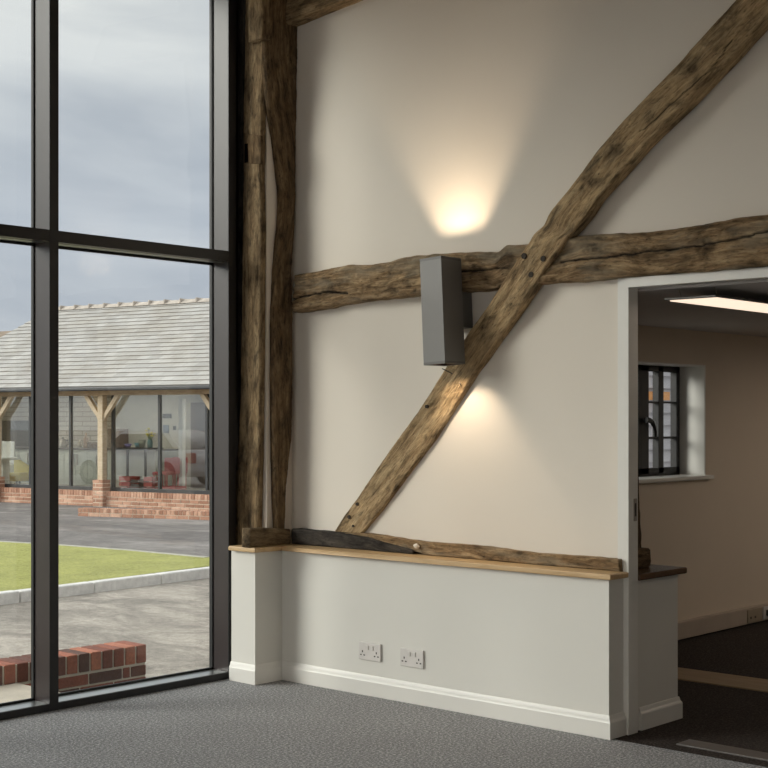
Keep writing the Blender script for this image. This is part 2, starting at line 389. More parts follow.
cl = timber('spliced_block', A, B_, .05, (1, 0, 0), T_post, n=60, m=12, rnd=.008, amp=.003, edge=.002, seed=9, parent=post)
pa = onX(243.5, 133.5, XP-.002); pb = onX(262.2, 161.5, XP-.002)
A = P([(243.6, 133), (243.6, 163)], XP-.006); B_ = P([(260.6, 135.5), (260.6, 164)], XP-.006)
timber('scarf_block', A, B_, .03, (1, 0, 0), T_dark, n=40, m=12, rnd=.003, amp=.0015, edge=.001, seed=12, parent=post)
p0 = onX(244.6, 144, XP-.009); p1 = onX(247.8, 162, XP-.009)
sl = obj('mortise_slot', bx(XP-.0095, XP+.004, p1.y, p0.y, p1.z, p0.z), M_void, post); sl['label'] = 'mortise slot with its shade painted black'  # black block standing for the shade inside the slot
# added dark strip for the shade between frame and post
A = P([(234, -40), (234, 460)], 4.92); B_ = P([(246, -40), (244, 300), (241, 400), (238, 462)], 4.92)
bt = timber('shade_batten', A, B_, .05, (1, 0, 0), T_char_shade, n=240, m=8, rnd=.01, amp=.004, edge=.002, seed=4)
tag(bt, 'narrow dark strip for the shade between the black mullion and the post', 'batten')

YP2 = 5.272
Q = lambda L, y: [onY(a, b, y) for a, b in L]
l2 = [(262, -40), (262, 0), (263, 60), (264.3, 100), (267, 118), (270.8, 136), (274.4, 169), (276.8, 192), (277, 215), (274.5, 270), (272.3, 326), (272, 380), (272.3, 440), (273.8, 500), (275, 528.5)]
r2_ = [(298, -40), (298, 0), (297.7, 60), (297, 100), (296, 180), (295.5, 195), (294, 235), (291.6, 270), (293.2, 320), (293, 360), (293, 385), (291.6, 440), (289, 460), (285.5, 500), (285, 528.5)]
kn = [(onY(291, 262, YP2), .035, .7), (onY(280, 110, YP2), .03, .6), (onY(290, 375, YP2), .03, .5), (onY(275, 65, YP2), .03, .7)]
l2 = [(a+2.2+(2.2 if 95 < b < 230 else 0), b) for a, b in l2]; r2_ = [(a+.8, b) for a, b in r2_]
p2 = timber('timber_post', Q(l2, YP2), Q(r2_, YP2), .035, (0, 1, 0), T_dark, n=380, m=20, rnd=.012, amp=.006, edge=.004, seed=5, knots=kn)
tag(p2, 'dark waisted upright oak post in the wall corner, widening towards the top', 'post')
# block on the pier ledge under the posts
A = Q([(250, 528.7), (270, 528.2), (290.5, 529.2)], 5.245); B_ = Q([(250, 546.5), (270, 546), (290.5, 545.4)], 5.245)
for v in B_: v.z = .7005
bk = timber('timber_block', A, B_, .06, (0, 1, 0), T_post, n=90, m=16, rnd=.006, amp=.004, edge=.003, seed=6, overall_dark=.25)  # whole block evenly darker
tag(bk, 'short oak block lying on the pier ledge at the foot of the posts', 'block')

# sill beam behind the ledge: blackened length at the left, paler rough length at the right
XS = 5.045
def sill(px0, px1, tops, mat, seed, amp):
    A = P(tops, XS); B_ = [Vector((XS, p.y, .7005)) for p in A]
    return timber('timber_sill', A, B_, .07, (1, 0, 0), mat, n=200, m=14, rnd=.008, amp=amp, edge=.005, seed=seed)
tag(sill(0, 0, [(292, 528.5), (315, 530.5), (334.6, 532.5), (352, 535), (372, 539), (390, 544), (404, 547.5), (412, 550)], T_char_shade, 7, .003), 'blackened low sill beam behind the left part of the oak ledge', 'beam')
A = P([(345, 533), (365, 534.2), (390, 537.5), (419, 541), (450, 544), (488, 547.3), (520, 551.5), (543, 554), (580, 557), (618, 560)], XS+.012)
B_ = P([(345, 535), (372, 541), (395, 546.5), (412, 551.5)], XS+.012)+[Vector((XS+.012, p.y, .7005)) for p in P([(425, 540), (619, 560)], XS+.012)]
s2 = timber('timber_sill', A, B_, .06, (1, 0, 0), T_mid, n=300, m=16, rnd=.008, amp=.007, edge=.005, seed=8)
tag(s2, 'rough pale brown sill beam behind the right part of the oak ledge', 'beam')
bm = nb(); bmesh.ops.create_icosphere(bm, subdivisions=3, radius=.013)
for v in bm.verts: v.co = Vector((v.co.x*.8, v.co.y*1.3, v.co.z*.9))*(1+.35*noise.noise(v.co*90)); 
bm.transform(Matrix.Translation(onX(416.5, 546, XS-.002)))
obj('plaster_blob', bm, M_wall, s2, True)['label'] = 'small blob of white plaster'

# brace starting at the very top left
A = P([(288, -20), (330, -38), (420, -75)], 5.03); B_ = P([(286, 24), (300, 18), (335, 4), (352, -3), (400, -21), (440, -36)], 5.03)
tb = timber('timber_brace', A, B_, .09, (1, 0, 0), T_post, n=160, m=24, rnd=.012, amp=.006, edge=.004, seed=10)
tag(tb, 'dark oak brace springing up to the right from the corner post top', 'beam')
# leaning timber inside the opening
A = Q([(634, 420), (637, 480), (639.5, 540), (640, 570)], 3.36); B_ = Q([(639.5, 420), (642, 480), (643.8, 520), (644.5, 560), (645, 578)], 3.36)
A = [Vector((5.215+.0*i, 3.36, p.z)) for i, p in enumerate(A)]
A[0].z = B_[0].z = 1.90; A[-1].z = B_[-1].z = .685
B_ = [Vector((5.40, 3.36, 1.90)), Vector((5.42, 3.36, 1.1)), Vector((5.433, 3.36, .85)), Vector((5.44, 3.36, .685))]
A = [Vector((5.215, 3.36, z)) for z in (1.90, 1.1, .85, .685)]
lt = timber('timber_post', A, B_, .12, (0, 1, 0), T_dark, n=120, m=12, rnd=.01, amp=.006, edge=.005, seed=11, overall_dark=.3)  # whole post evenly darker
tag(lt, 'dark rough timber post on the dark ledge just inside the opening', 'post')
bf = timber('foot_block', [Vector((5.25, 3.33, .775)), Vector((5.452, 3.33, .77))], [Vector((5.25, 3.33, .685)), Vector((5.452, 3.33, .685))], .14, (0, 1, 0), T_dark, n=30, m=10, rnd=.01, amp=.004, edge=.003, seed=13, parent=lt)

# ------------------------------------------------------------------ up-and-down wall lamp
lamp = empty('wall_lamp', (4.94, 4.128, 1.853)); lamp.rotation_euler = (math.radians(-2.8), 0, 0)
tag(lamp, 'grey aluminium box wall lamp throwing warm light up and down the wall', 'lamp')
hx, hy, hz = .073, .064, .247
bm = nb(); t = .004
box(bm, -hx, -hx+t, -hy, hy, -hz+.012, hz-.012); box(bm, hx-t, hx, -hy, hy, -hz+.012, hz-.012)
box(bm, -hx+t, hx-t, -hy, -hy+t, -hz+.012, hz-.012); box(bm, -hx+t, hx-t, hy-t, hy, -hz+.012, hz-.012)
body = obj('lamp_body', bm, M_alu, lamp)
for sg in (1, -1):
    bm = nb(); z0, z1 = sorted((sg*(hz-.0125), sg*hz)); i_ = .0005
    box(bm, -hx-i_, -hx+.008, -hy-i_, hy+i_, z0, z1, .001); box(bm, hx-.008, hx+i_, -hy-i_, hy+i_, z0, z1, .001)
    box(bm, -hx+.008, hx-.008, -hy-i_, -hy+.008, z0, z1, .001); box(bm, -hx+.008, hx-.008, hy-.008, hy+i_, z0, z1, .001)
    obj('end_cap', bm, M_alu_d, lamp)
    bm = nb(); za, zb_ = sorted((sg*(hz-.045), sg*(hz-.0015))); a_, b_ = hx-.0095, hy-.0095
    box(bm, -a_, -a_+.001, -b_, b_, za, zb_); box(bm, a_-.001, a_, -b_, b_, za, zb_); box(bm, -a_, a_, -b_, -b_+.001, za, zb_); box(bm, -a_, a_, b_-.001, b_, za, zb_)
    obj('glow_liner', bm, M_void, lamp)  # black liner added to hide the lit inside at both ends
    hd = .088 if sg > 0 else .066; z = sg*(hz-hd-.012)
    obj('lens', tube(nb(), (0, 0, z-.002), (0, 0, z+.002), .022, None, 24), M_lens, lamp)
    obj('lamp_holder', bx(-.035, .035, -.035, .035, min(z-sg*.004, z-sg*.03), max(z-sg*.004, z-sg*.03)), M_dark_pl, lamp)
bm = bx(hx, 5.108-4.94, -.045, .045, -.072, .095, .003); obj('wall_bracket', bm, M_alu_d, lamp)
def spot(z, up, power, ang, blend):
    L = bpy.data.lights.new('lamp_spot', 'SPOT'); L.energy = power; L.color = (1, .79, .56); L.spot_size = math.radians(ang); L.spot_blend = blend; L.shadow_soft_size = .014
    o = bpy.data.objects.new('lamp_spot', L); C.objects.link(o); o.parent = lamp; o.location = (.0, 0, z); o.rotation_euler = (math.pi if up else 0, 0, 0)
spot(hz-.088, True, 27, 104, 1.0); spot(-hz+.066, False, 12, 116, .9)

# ------------------------------------------------------------------ sockets
def socket(yc, zc, label):
    s = empty('wall_socket', (XD, yc, zc)); tag(s, label, 'socket', 'double wall sockets on the dado')
    obj('faceplate', bx(-.0105, 0, -.073, .073, -.043, .043, .003, 3), M_white_pl, s)
    for k in (-1, 1):
        obj('rocker_switch', bx(-.0145, -.009, k*.016-.0105, k*.016+.0105, .008, .030, .0015, M=None), M_white_pl, s)
        for dy, dz, a, b in ((0, -.002, .0035, .005), (-.011, -.019, .005, .003), (.011, -.019, .005, .003)):
            obj('pin_hole', bx(-.0109, -.0095, k*.046+dy-a, k*.046+dy+a, dz-b, dz+b), M_dark_pl, s)
    return s
socket(4.614, .2155, 'white double wall socket on the dado, the one nearer the corner pier')
socket(4.341, .2155, 'white double wall socket on the dado, the one nearer the opening')

# ------------------------------------------------------------------ the glazed wall
win = empty('window_1', (0, YW, 0)); win['kind'] = 'structure'
def wobj(name, bm, mat, label=None):
    for v in bm.verts: v.co.y -= YW
    o = obj(name, bm, mat, win)
    if label: o['label'] = label
    return o
M_sheen = plain('pale_sheen_metal', (.50, .52, .52, 1), .28, .85, .03)  # paler metal standing for light reflected along the frame
XM = [4.798, 3.702, 2.610, 1.515, .420, -.675]
for i, x in enumerate(XM):
    bm = nb(); box(bm, x, x+.048, YW, YG-.003, 0, 3.8, .0015)
    m_ = wobj('mullion', bm, M_frame)
    bm = nb(); box(bm, x-.007, x, YG-.016, YG-.004, .03, 3.8); box(bm, x+.048, x+.055, YG-.016, YG-.004, .03, 3.8); o = wobj('glazing_bead', bm, M_gasket)
    wobj('pressure_cap', bx(x+.004, x+.044, YG+.004, YG+.02, 0, 3.8), M_frame_face)
    wobj('backlit_front', bx(x-.0005, x+.0485, YW-.004, YW+.0005, 0, 3.8, .0008), M_frame_face, 'black strip for the backlit mullion front')  # backlit shade of the frame fronts put in as black strips
for z0, z1 in ((0, .034), (2.178, 2.232), (3.74, 3.8)):
    for a, b in zip(XM[1:], XM[:-1]):
        wobj('transom', bx(a+.048, b, YW+.0015, YG-.003, z0, z1, .001), M_frame)
        wobj('backlit_front', bx(a+.0487, b-.0007, YW-.003, YW+.0014, z0+.0003, z1-.0003, .0006), M_frame_face, 'black strip for the backlit transom front')
        if z0 == 0: wobj('sky_sheen_plate', bx(a+.049, b-.001, YW+.006, YG-.018, z1-.0005, z1+.0015), M_sheen, 'pale plate for the sky sheen on the bottom rail')
        elif z0 < 3: wobj('sheen_strip', bx(a+.049, b-.001, YW+.045, YG-.035, z0-.0015, z0+.0005), M_sheen, 'pale strip for the reflected light under the transom')
        bm = nb(); box(bm, a+.048, b, YG-.016, YG-.004, z1, z1+.012)
        if z0 > 1: box(bm, a+.048, b, YG-.016, YG-.004, z0-.012, z0)
        wobj('glazing_bead', bm, M_gasket)
for a, b in zip(XM[1:], XM[:-1]):
    for z0, z1 in ((.045, 2.165), (2.245, 3.745)):
        wobj('glass_pane', bx(a+.045, b+.003, YG-.003, YG+.003, z0, z1), M_glass)
S('wall_window', box(box(nb(), -4, -.68, YW, 5.72, 0, ZC), -.68, 5.2, YW, 5.72, 3.8, ZC), M_wall)
bm = bx(4.848, 4.99, YW+.06, 5.65, 0, 3.8); S('wall_window_jamb', bm, M_frame_face)

S('shade_overhang', bx(-4.2, 6.0, 5.722, 6.1, 3.80, 3.88), M_frame_face)   # unseen overhang added to keep the low sun off the upper wall
# rest of the main room, behind and beside the camera
bm = nb()
box(bm, -4.2, -4, -5, 5.72, 0, .35); box(bm, -4.2, -4, -5, 5.72, 2.5, ZC)
for y in (-5, -2.4, .2, 2.8, 5.4): box(bm, -4.2, -4, y, y+.3, .35, 2.5)
S('wall_left', bm, M_wall)
w2 = empty('fill_window_2', (-4.1, 0, .35)); w2['kind'] = 'structure'  # unseen glazing added to let more daylight into the room
for y in (-4.7, -2.1, .5, 3.1):
    obj('glass_pane', bx(-.004, .004, y, y+2.3, 0, 2.15), M_glass, w2)
S('wall_rear', bx(-4.2, 5.5, -5.2, -5, 0, ZC), M_wall)

# unseen light panels added to brighten the main room
for i, (x, y, lab) in enumerate([(-2.2, -1.6, 'added fill light panel behind the viewpoint, the farthest from the glazed wall'), (-2.2, 4.0, 'added fill light panel left of the picture, the nearest to the glazed wall'), (-2.2, 1.2, 'added fill light panel left of the viewpoint, the middle one of three')]):
    r = empty('ceiling_or_fill_light', (x, y, 2.25)); tag(r, lab, 'light', None)
    obj('frame', bx(-.75, .75, -.2, .2, .012, .04, .003), M_alu, r)
    obj('diffuser', bx(-.73, .73, -.18, .18, .006, .012), M_fill_w, r)
    for dx in (-.6, .6): obj('wire', tube(nb(), (dx, 0, .04), (dx, 0, 1.69), .0015, None, 6), M_steel, r)

# ------------------------------------------------------------------ back room
bm = nb(); YB = 4.39
wx0, wx1, wz0, wz1 = 6.74, 7.835, 1.0, 1.697
wx1 = 7.85
box(bm, 5.19, wx0, YB, YB+.25, 0, 2.0); box(bm, wx1, 10.2, YB, YB+.25, 0, 2.0); box(bm, wx0, wx1, YB, YB+.25, 0, wz0); box(bm, wx0, wx1, YB, YB+.25, wz1, 2.0)
S('wall_back_room', bm, M_backwall)
S('wall_back_room_right', box(nb(), 10.0, 10.2, -1.2, YB, 0, 2.0), M_backwall)
S('wall_back_room_rear', box(nb(), 5.19, 10.2, -1.4, -1.2, 0, 2.0), M_backwall)
S('trim_3', bx(wx0-.05, wx1+.05, YB-.035, YB+.17, .975, 1.002, .008, 3), M_gloss)
# window casements
w3 = empty('window_3', (0, 4.57, wz0)); w3['kind'] = 'structure'
def w3o(name, bm, mat, par=None, label=None):
    for v in bm.verts: v.co.y -= 4.57; v.co.z -= wz0
    o = obj(name, bm, mat, w3)
    if label: o['label'] = label
    return o
FX1 = onY(682, 400, 4.57).x; FX0 = onY(638, 400, 4.57).x
Hn = lambda px: onY(px, 400, 4.57).x
zt = onY(660, 364.5, 4.57).z; 
bm = nb(); box(bm, Hn(677.5), FX1, 4.57, 4.62, wz0, wz1); box(bm, wx0, Hn(677.5), 4.57, 4.62, wz1-.035, wz1); box(bm, wx0, Hn(677.5), 4.57, 4.62, wz0, wz0+.04); box(bm, wx0, wx0+.05, 4.57, 4.62, wz0, wz1); w3o('window_frame', bm, M_black)
zb = [onY(660, y, 4.57).z for y in (371.7, 401.5, 403.3, 436.6, 438.8, 467.5)]
for (c0, c1, vbars) in ((Hn(639), Hn(677.5), [(Hn(639), Hn(646.8)), (Hn(656.6), Hn(661.6)), (Hn(674.5), Hn(677.5))]), (wx0+.05, Hn(639), [(wx0+.05, wx0+.09), (wx0+.2, wx0+.22), (Hn(639)-.03, Hn(639))])):
    bm = nb()
    for a, b in vbars: box(bm, a, b, 4.555, 4.60, zb[5]-.035, zb[0]+.035, .002)
    box(bm, c0, c1, 4.555, 4.60, zb[0], zb[0]+.035); box(bm, c0, c1, 4.555, 4.60, zb[5]-.035, zb[5])
    box(bm, c0, c1, 4.56, 4.595, zb[2], zb[1]); box(bm, c0, c1, 4.56, 4.595, zb[4], zb[3])
    w3o('casement', bm, M_black); w3o('glass_pane', bx(c0, c1, 4.578, 4.582, zb[5]-.02, zb[0]+.02), M_glass)
# curved casement handle
bm = nb(); pts = [onY(a, b, 4.53) for a, b in [(645.5, 420), (649, 420), (652, 422), (654, 426), (655.3, 431), (655.8, 437)]]
for i, (a, b) in enumerate(zip(pts, pts[1:])): tube(bm, a, b, .018-.002*i, .016-.002*i, 10)
w3o('handle', bm, M_black, label='curved black casement handle')
# reveal side (plastered, white)
bm = nb(); box(bm, wx1-.014, wx1+.002, YB+.002, YB+.20, wz0, wz1); box(bm, wx0, wx1, YB+.002, YB+.18, wz1-.008, wz1+.002); S('trim_4', bm, M_gloss)

# trunking with sockets along the back wall
tk = empty('wall_trunking', (0, YB, 0)); tag(tk, 'low beige cable trunking along the back room wall with sockets', 'trunking')
obj('trunk_body', bx(5.55, 9.98, -.05, -.001, .012, .116, .004), plain('trunking_plastic', (.45, .38, .31, 1), .45), tk)
a = onY(747, 610, YB-.05).x; b = onY(761, 610, YB-.05).x
so = obj('socket_plate', bx(a, b, -.058, -.05, .022, .106, .002), plain('beige_plastic', (.36, .30, .22, 1), .4), tk)
for k in (.03, .09): obj('pin_hole', bx(a+k, a+k+.02, -.0592, -.0575, .045, .06), M_dark_pl, so)
for k in range(1):
    so = obj('socket_plate', bx(b+.02, b+.166, -.060, -.05, .022, .106, .002), M_white_pl, tk)
    obj('plug', bx(b+.05, b+.09, -.085, -.06, .045, .085, .005), M_dark_pl, so)

# hanging LED panel of the back room, plus two unseen fill panels
M_fill_b = emis('fill_diffuser_bright', (1, .86, .72, 1), 8.5)  # glow of the unseen panels added to brighten the back room
def back_light(x, y, lab, dm=M_fill_b):
    r = empty('ceiling_or_fill_light', (x, y, 1.86)); tag(r, lab, 'light')
    obj('frame', bx(-.63, .63, -.122, .122, .004, .012, .002), M_alu, r)
    obj('diffuser', bx(-.60, .61, -.112, .112, 0, .004), dm, r)
    for dx, dy in ((-.56, .08), (-.56, -.09), (.5, .08), (.5, -.09)): obj('wire', tube(nb(), (dx, dy, .018), (dx-.02, dy, .05), .0015, None, 6), M_steel, r)
back_light(5.83, 2.985, 'slim rectangular LED panel hung under the back room ceiling, seen through the opening', M_led)
back_light(7.6, 1.6, 'unseen fill panel added under the middle of the back room ceiling')
back_light(8.9, 2.985, 'unseen fill panel added under the back room ceiling near the far wall')


# ------------------------------------------------------------------ outdoors
def ground_mat(name, a, b, c_, sc=1.0):
    m = N(name); c = m.coord((1, 1, 1)); cs = m.coord((1.0, .5, 1))
    n1 = m.noise(cs, 1.1*sc, 9, .74, .6); n2 = m.noise(c, 60, 4, .8); n3 = m.noise(c, 7*sc, 7, .75)
    col = m.ramp(n1, [(.34, a), (.5, b), (.64, c_)])
    col = m.mix(.8, col, m.ramp(n2, [(.3, g(.6)), (.7, g(1.35))]), 'MULTIPLY'); col = m.mix(.8, col, m.ramp(n3, [(.35, g(.72)), (.62, g(1.12))]), 'MULTIPLY')
    m.base(col); m.set(Roughness=.85); m.bump(n2, .5, .02); return m.m
M_tar = ground_mat('old_tarmac', (.13, .118, .115, 1), (.21, .19, .18, 1), (.35, .32, .30, 1), .7)
M_grav = ground_mat('pale_worn_tarmac', (.20, .18, .155, 1), (.36, .32, .275, 1), (.56, .50, .43, 1), 1.9)
m = N('lawn_grass'); c = m.coord(); n1 = m.noise(c, 30, 6, .8); n2 = m.noise(c, 2.2, 4)
col = m.ramp(n1, [(.3, (.20, .215, .05, 1)), (.5, (.39, .395, .11, 1)), (.7, (.58, .555, .20, 1))]); col = m.mix(.7, col, m.ramp(n2, [(.35, g(.82)), (.65, g(1.2))]), 'MULTIPLY')
m.base(col); m.set(Roughness=.9); m.bump(n1, .8, .03); M_grass = m.m
M_slabm = plain('paving_stone', (.62, .55, .45, 1), .8, 0, .08, .1, 9)
M_kerb = plain('concrete_kerb', (.72, .70, .67, 1), .8, 0, .14, .15, 14)
bm = nb(); prism(bm, [(-60, 5.7), (10, 5.7), (10, 11.5), (-60, 11.5)], 'z', -.45, -.35); S('ground_near', bm, M_grav)
bm = nb(); prism(bm, [(-150, 11.5), (10, 11.5), (10, 5.7), (150, 5.7), (150, 200), (-150, 200)], 'z', -.46, -.351); S('ground_far', bm, M_tar)
# grass island
gz = -.245
near = [(-3, 10.35), (4.5, 11.0), (7.04, 11.26), (9.8, 11.6), (12.0, 11.85), (12.0, 12.3)]
far = [tuple(onZ(a, b, gz)[:2]) for a, b in [(206, 557.5), (130, 550.3), (60, 545), (0, 541.5), (-60, 540)]]
bm = nb(); prism(bm, near+[(11.6, 12.6)]+far+[(0, 21.0), (-3, 20)], 'z', -.44, gz); S('grass_island', bm, M_grass)
# stone edging at the far side of the grass
bm = nb()
for a, b in zip(far, far[1:]):
    d = Vector((b[0]-a[0], b[1]-a[1], 0)); L = d.length; M = Matrix.Translation((a[0], a[1], 0)) @ Matrix.Rotation(math.atan2(d.y, d.x), 4, 'Z')
    box(bm, 0, L, -.05, .04, -.44, gz+.006, .004, M=M)
tag(obj('stone_edging', bm, plain('worn_edging', (.42, .40, .33, 1), .8, 0, .2, .1, 20)), 'thin pale edging strip along the far side of the lawn', 'edging')
# kerb stones
ks = 0; d = Vector((10.46-7.04, 11.45-11.175+.06, 0)).normalized(); ang = math.atan2(d.y, d.x)
x0 = onZ(87, 592, -.35)
base = Vector((7.04, 11.16, 0))
s_j = (Vector((x0.x, x0.y, 0))-base).dot(d)
L = .905; kproto = None
names = ['with its left end cut off by the frame', 'left of the window mullion', 'hidden partly by the window mullion', 'right of the window mullion', 'in the middle of the right pane', 'at the right end of the kerb', 'beyond the right window post']
for k in range(-3, 5):
    a = s_j+(k-1)*L
    if k == -3 or k == 4: pass
    c0 = base+d*(a+L/2)
    if kproto is None:
        bm = bx(-L/2+.006, L/2-.006, 0, .125, -.1, .115, .014, 3)
        kproto = obj('kerb_stone', bm, M_kerb); o = kproto
    else: o = kproto.copy(); C.objects.link(o)
    o.location = (c0.x, c0.y, -.355+random.uniform(-.004, .004)); o.rotation_euler = (0, 0, ang+random.uniform(-.006, .006))
    tag(o, 'pale concrete kerb stone in the row along the near side of the lawn', 'kerb stone', 'kerb stones along the lawn')

# brick material driven by a per-brick tone
def brick_mat(name, stops, ):
    m = N(name); a = m.n('ShaderNodeAttribute', attribute_name='tone').outputs['Fac']; col = m.ramp(a, stops)
    c = m.coord(); n1 = m.noise(c, 45, 4, .7); n2 = m.noise(c, 12, 3)
    col = m.mix(.6, col, m.ramp(n1, [(.3, g(.6)), (.7, g(1.3))]), 'MULTIPLY'); col = m.mix(.4, col, m.ramp(n2, [(.3, g(.7)), (.7, g(1.2))]), 'MULTIPLY')
    m.base(col); m.set(Roughness=.85); m.bump(n1, .5, .004); return m.m
M_brick = brick_mat('red_brick', [(0, (.13, .07, .055, 1)), (.45, (.26, .09, .06, 1)), (.8, (.38, .13, .08, 1)), (1, (.52, .20, .12, 1))])
M_brick2 = brick_mat('orange_brick', [(0, (.38, .19, .12, 1)), (.5, (.56, .30, .20, 1)), (1, (.72, .45, .32, 1))])
M_mortar = plain('lime_mortar', (.72, .67, .58, 1), .9, 0, .1)
M_mortar2 = plain('sandy_mortar', (.78, .66, .52, 1), .9, 0, .1)
def bricks(bm, lst, bev=.004):
    ly = bm.verts.layers.float.get('tone') or bm.verts.layers.float.new('tone')
    for (x0, x1, y0, y1, z0, z1) in lst:
        tn = random.random(); b = bmesh.new(); l2_ = b.verts.layers.float.new('tone'); bmesh.ops.create_cube(b, size=1)
        for v in b.verts: v.co = Vector(((x0+x1)/2+v.co.x*(x1-x0), (y0+y1)/2+v.co.y*(y1-y0), (z0+z1)/2+v.co.z*(z1-z0)))
        if bev: bmesh.ops.bevel(b, geom=b.edges[:], offset=bev, segments=1, affect='EDGES')
        for v in b.verts: v[l2_] = tn
        merge(bm, b)
# near garden wall
yb = 6.25; xe = 4.875
wl = empty('brick_wall', (xe, yb, -.35)); tag(wl, 'low red brick wall with brick-on-edge top just outside the glass', 'wall')
ztop = .085+.35
obj('mortar_core', bx(-2.9, -.004, .006, .209, -.05, ztop-.006), M_mortar, wl)
cop = []; x = 0
while x > -2.85: cop.append((x-.064, x, -.002, .207, ztop-.100, ztop)); x -= .077
bm = nb(); bricks(bm, cop, .003); obj('coping_bricks', bm, M_brick, wl)
co = []; z = ztop-.115; row = 0
while z > 0:
    x = 0 if row % 2 == 0 else 0
    first = True
    while x > -2.85:
        wd_ = .102 if (first and row % 2 == 0) else (.215)
        if first and row % 2 == 0:
            co.append((x-.102, x, 0, .205, z-.056, z)); x -= .112; co.append((x-.045, x, 0, .205, z-.056, z)); x -= .055; first = False; continue
        co.append((x-wd_, x, 0, .205, z-.056, z)); x -= wd_+.010; first = False
    z -= .067; row += 1
bm = nb(); bricks(bm, co, .003); obj('wall_bricks', bm, M_brick, wl)
tag(obj('paving_slab', bx(1.2, 4.04, 5.74, yb-.002, -.36, -.014, .006), M_slabm), 'pale stone paving slab between the glass and the low brick wall', 'paving')
# outer doorstep under the glazing
S('trim_5', bx(-.7, 5.0, YG+.05, 5.735, -.4, .0), M_frame_face)

# ------------------------------------------------------------------ the cart shed opposite
BA = math.radians(100.5); u = Vector((-math.cos(BA), -math.sin(BA), 0)); nn = Vector((math.sin(BA), -math.cos(BA), 0)); O = Vector((16.39, 22.67, 0))
def at(px, py, w_):
    a = ray(px); bx_, by_ = O.x+w_*nn.x, O.y+w_*nn.y
    det = -a[0]*u.y+u.x*a[1]; t = (-bx_*u.y+u.x*by_)/det; s = (a[0]*by_-a[1]*bx_)/det
    return s, H+(YH-py)/FPX*t
RZ = math.atan2(u.y, u.x)
shed = empty('cart_shed', (O.x, O.y, 0), RZ)
tag(shed, 'long low glazed cart shed with pale slate hipped roof and oak posts', 'building')
GZ = -.35
M_slate = N('pale_slates'); c = M_slate.coord(); bt_ = M_slate.n('ShaderNodeTexBrick')
mp_ = M_slate.n('ShaderNodeMapping'); mp_.inputs['Rotation'].default_value = (0, 0, 0)
cx = M_slate.n('ShaderNodeAttribute', attribute_name='uvw').outputs['Vector']
M_slate.l(cx, bt_.inputs['Vector']); bt_.inputs['Scale'].default_value = 1; bt_.inputs['Brick Width'].default_value = .30; bt_.inputs['Row Height'].default_value = .185; bt_.inputs['Mortar Size'].default_value = .006
bt_.inputs['Color1'].default_value = (.37, .355, .335, 1); bt_.inputs['Color2'].default_value = (.49, .475, .45, 1); bt_.inputs['Mortar'].default_value = (.30, .28, .26, 1); bt_.inputs['Mortar Smooth'].default_value = .2
nz = M_slate.noise(c, 1.1, 4); colr = M_slate.mix(.8, bt_.outputs['Color'], M_slate.ramp(nz, [(.35, (.82, .78, .72, 1)), (.6, g(1.05))]), 'MULTIPLY')
M_slate.base(colr); M_slate.set(Roughness=.6); M_slate = M_slate.m
M_slate_b = plain('brown_tiles', (.26, .20, .15, 1), .8, 0, .25, .2, 8)
M_oakout = wood_plain('weathered_oak', (.50, .38, .24, 1), (.70, .58, .42, 1), .7, (3, 3, 12))
M_oakbeam = wood_plain('weathered_oak_beam', (.36, .26, .15, 1), (.58, .44, .28, 1), .7, (2, 8, 8))
M_gut = plain('black_gutter', (.03, .032, .036, 1), .4)
zE = 1.995; UL, UR = -4.55, 9.0; WR = 3.2; zR = 3.93; UH = -4.4+3.0
UHL = -4.45   # ridge starts at this u
uC = -5.1     # left eaves corner
# stepped slate courses
def slope_mesh(name, p00, p10, p11, p01, rows, th_, mat, par):
    # p00-p10 eaves, p01-p11 ridge
    bm = nb(); ly = bm.verts.layers.float_vector.new('uvw'); p00, p10, p11, p01 = map(Vector, (p00, p10, p11, p01))
    nrm = (p10-p00).cross(p01-p00).normalized()
    if nrm.z < 0: nrm = -nrm
    ud = (p10-p00).normalized(); NU = 60
    hgt = (p01-p00-ud*((p01-p00).dot(ud))).length
    for r_ in range(rows):
        t0, t1 = r_/rows, (r_+1.12)/rows
        rowv = []
        for (t, off) in ((t0, 0), (t0, th_), (t1, th_*.15)):
            a = p00.lerp(p01, min(1, t)); b = p10.lerp(p11, min(1, t)); vs = []
            for i in range(NU+1):
                p = a.lerp(b, i/NU); jit = noise.noise(Vector((p.x*3, r_*5, 0)))*.006
                v = bm.verts.new(p+nrm*(off+jit*(off > 0))); v[ly] = Vector(((p-p00).dot(ud), r_*.185+(.004 if t == t0 else .18)*1, 0)); vs.append(v)
            rowv.append(vs)
        for a_, b_ in zip(rowv, rowv[1:]):
            for i in range(NU): bm.faces.new((a_[i], a_[i+1], b_[i+1], b_[i]))
    return obj(name, bm, mat, par)
eo = -.28   # eaves overhang
def slopeZ(w_): return zE+(zR-zE)*(w_-eo)/(WR-eo)
slope_mesh('roof_slope', (uC, eo, zE), (UR, eo, zE), (UR, WR, zR), (UHL, WR, zR), 21, .022, M_slate, shed)
slope_mesh('roof_slope', (uC, 2*WR-eo, zE), (UR, 2*WR-eo, zE), (UR, WR, zR), (UHL, WR, zR), 21, .022, M_slate, shed)
slope_mesh('roof_slope', (uC, 2*WR-eo, zE), (uC, eo, zE), (UHL, WR, zR), (UHL, WR+.01, zR), 21, .022, M_slate, shed)
M_ridge = plain('ridge_tile_grey', (.50, .44, .38, 1), .8, 0, .2)
x = UHL; i = 0
bm = nb()
while x < UR:
    prism(bm, [(WR-.13, zR-.035), (WR, zR+.055+(.006 if i % 2 else 0)), (WR+.13, zR-.035), (WR, zR+.01)], 'x', x, x+.44); box(bm, x-.02, x+.02, WR-.12, WR+.12, zR-.02, zR+.075, .01); x += .45; i += 1
obj('ridge_tiles', bm, M_ridge, shed)
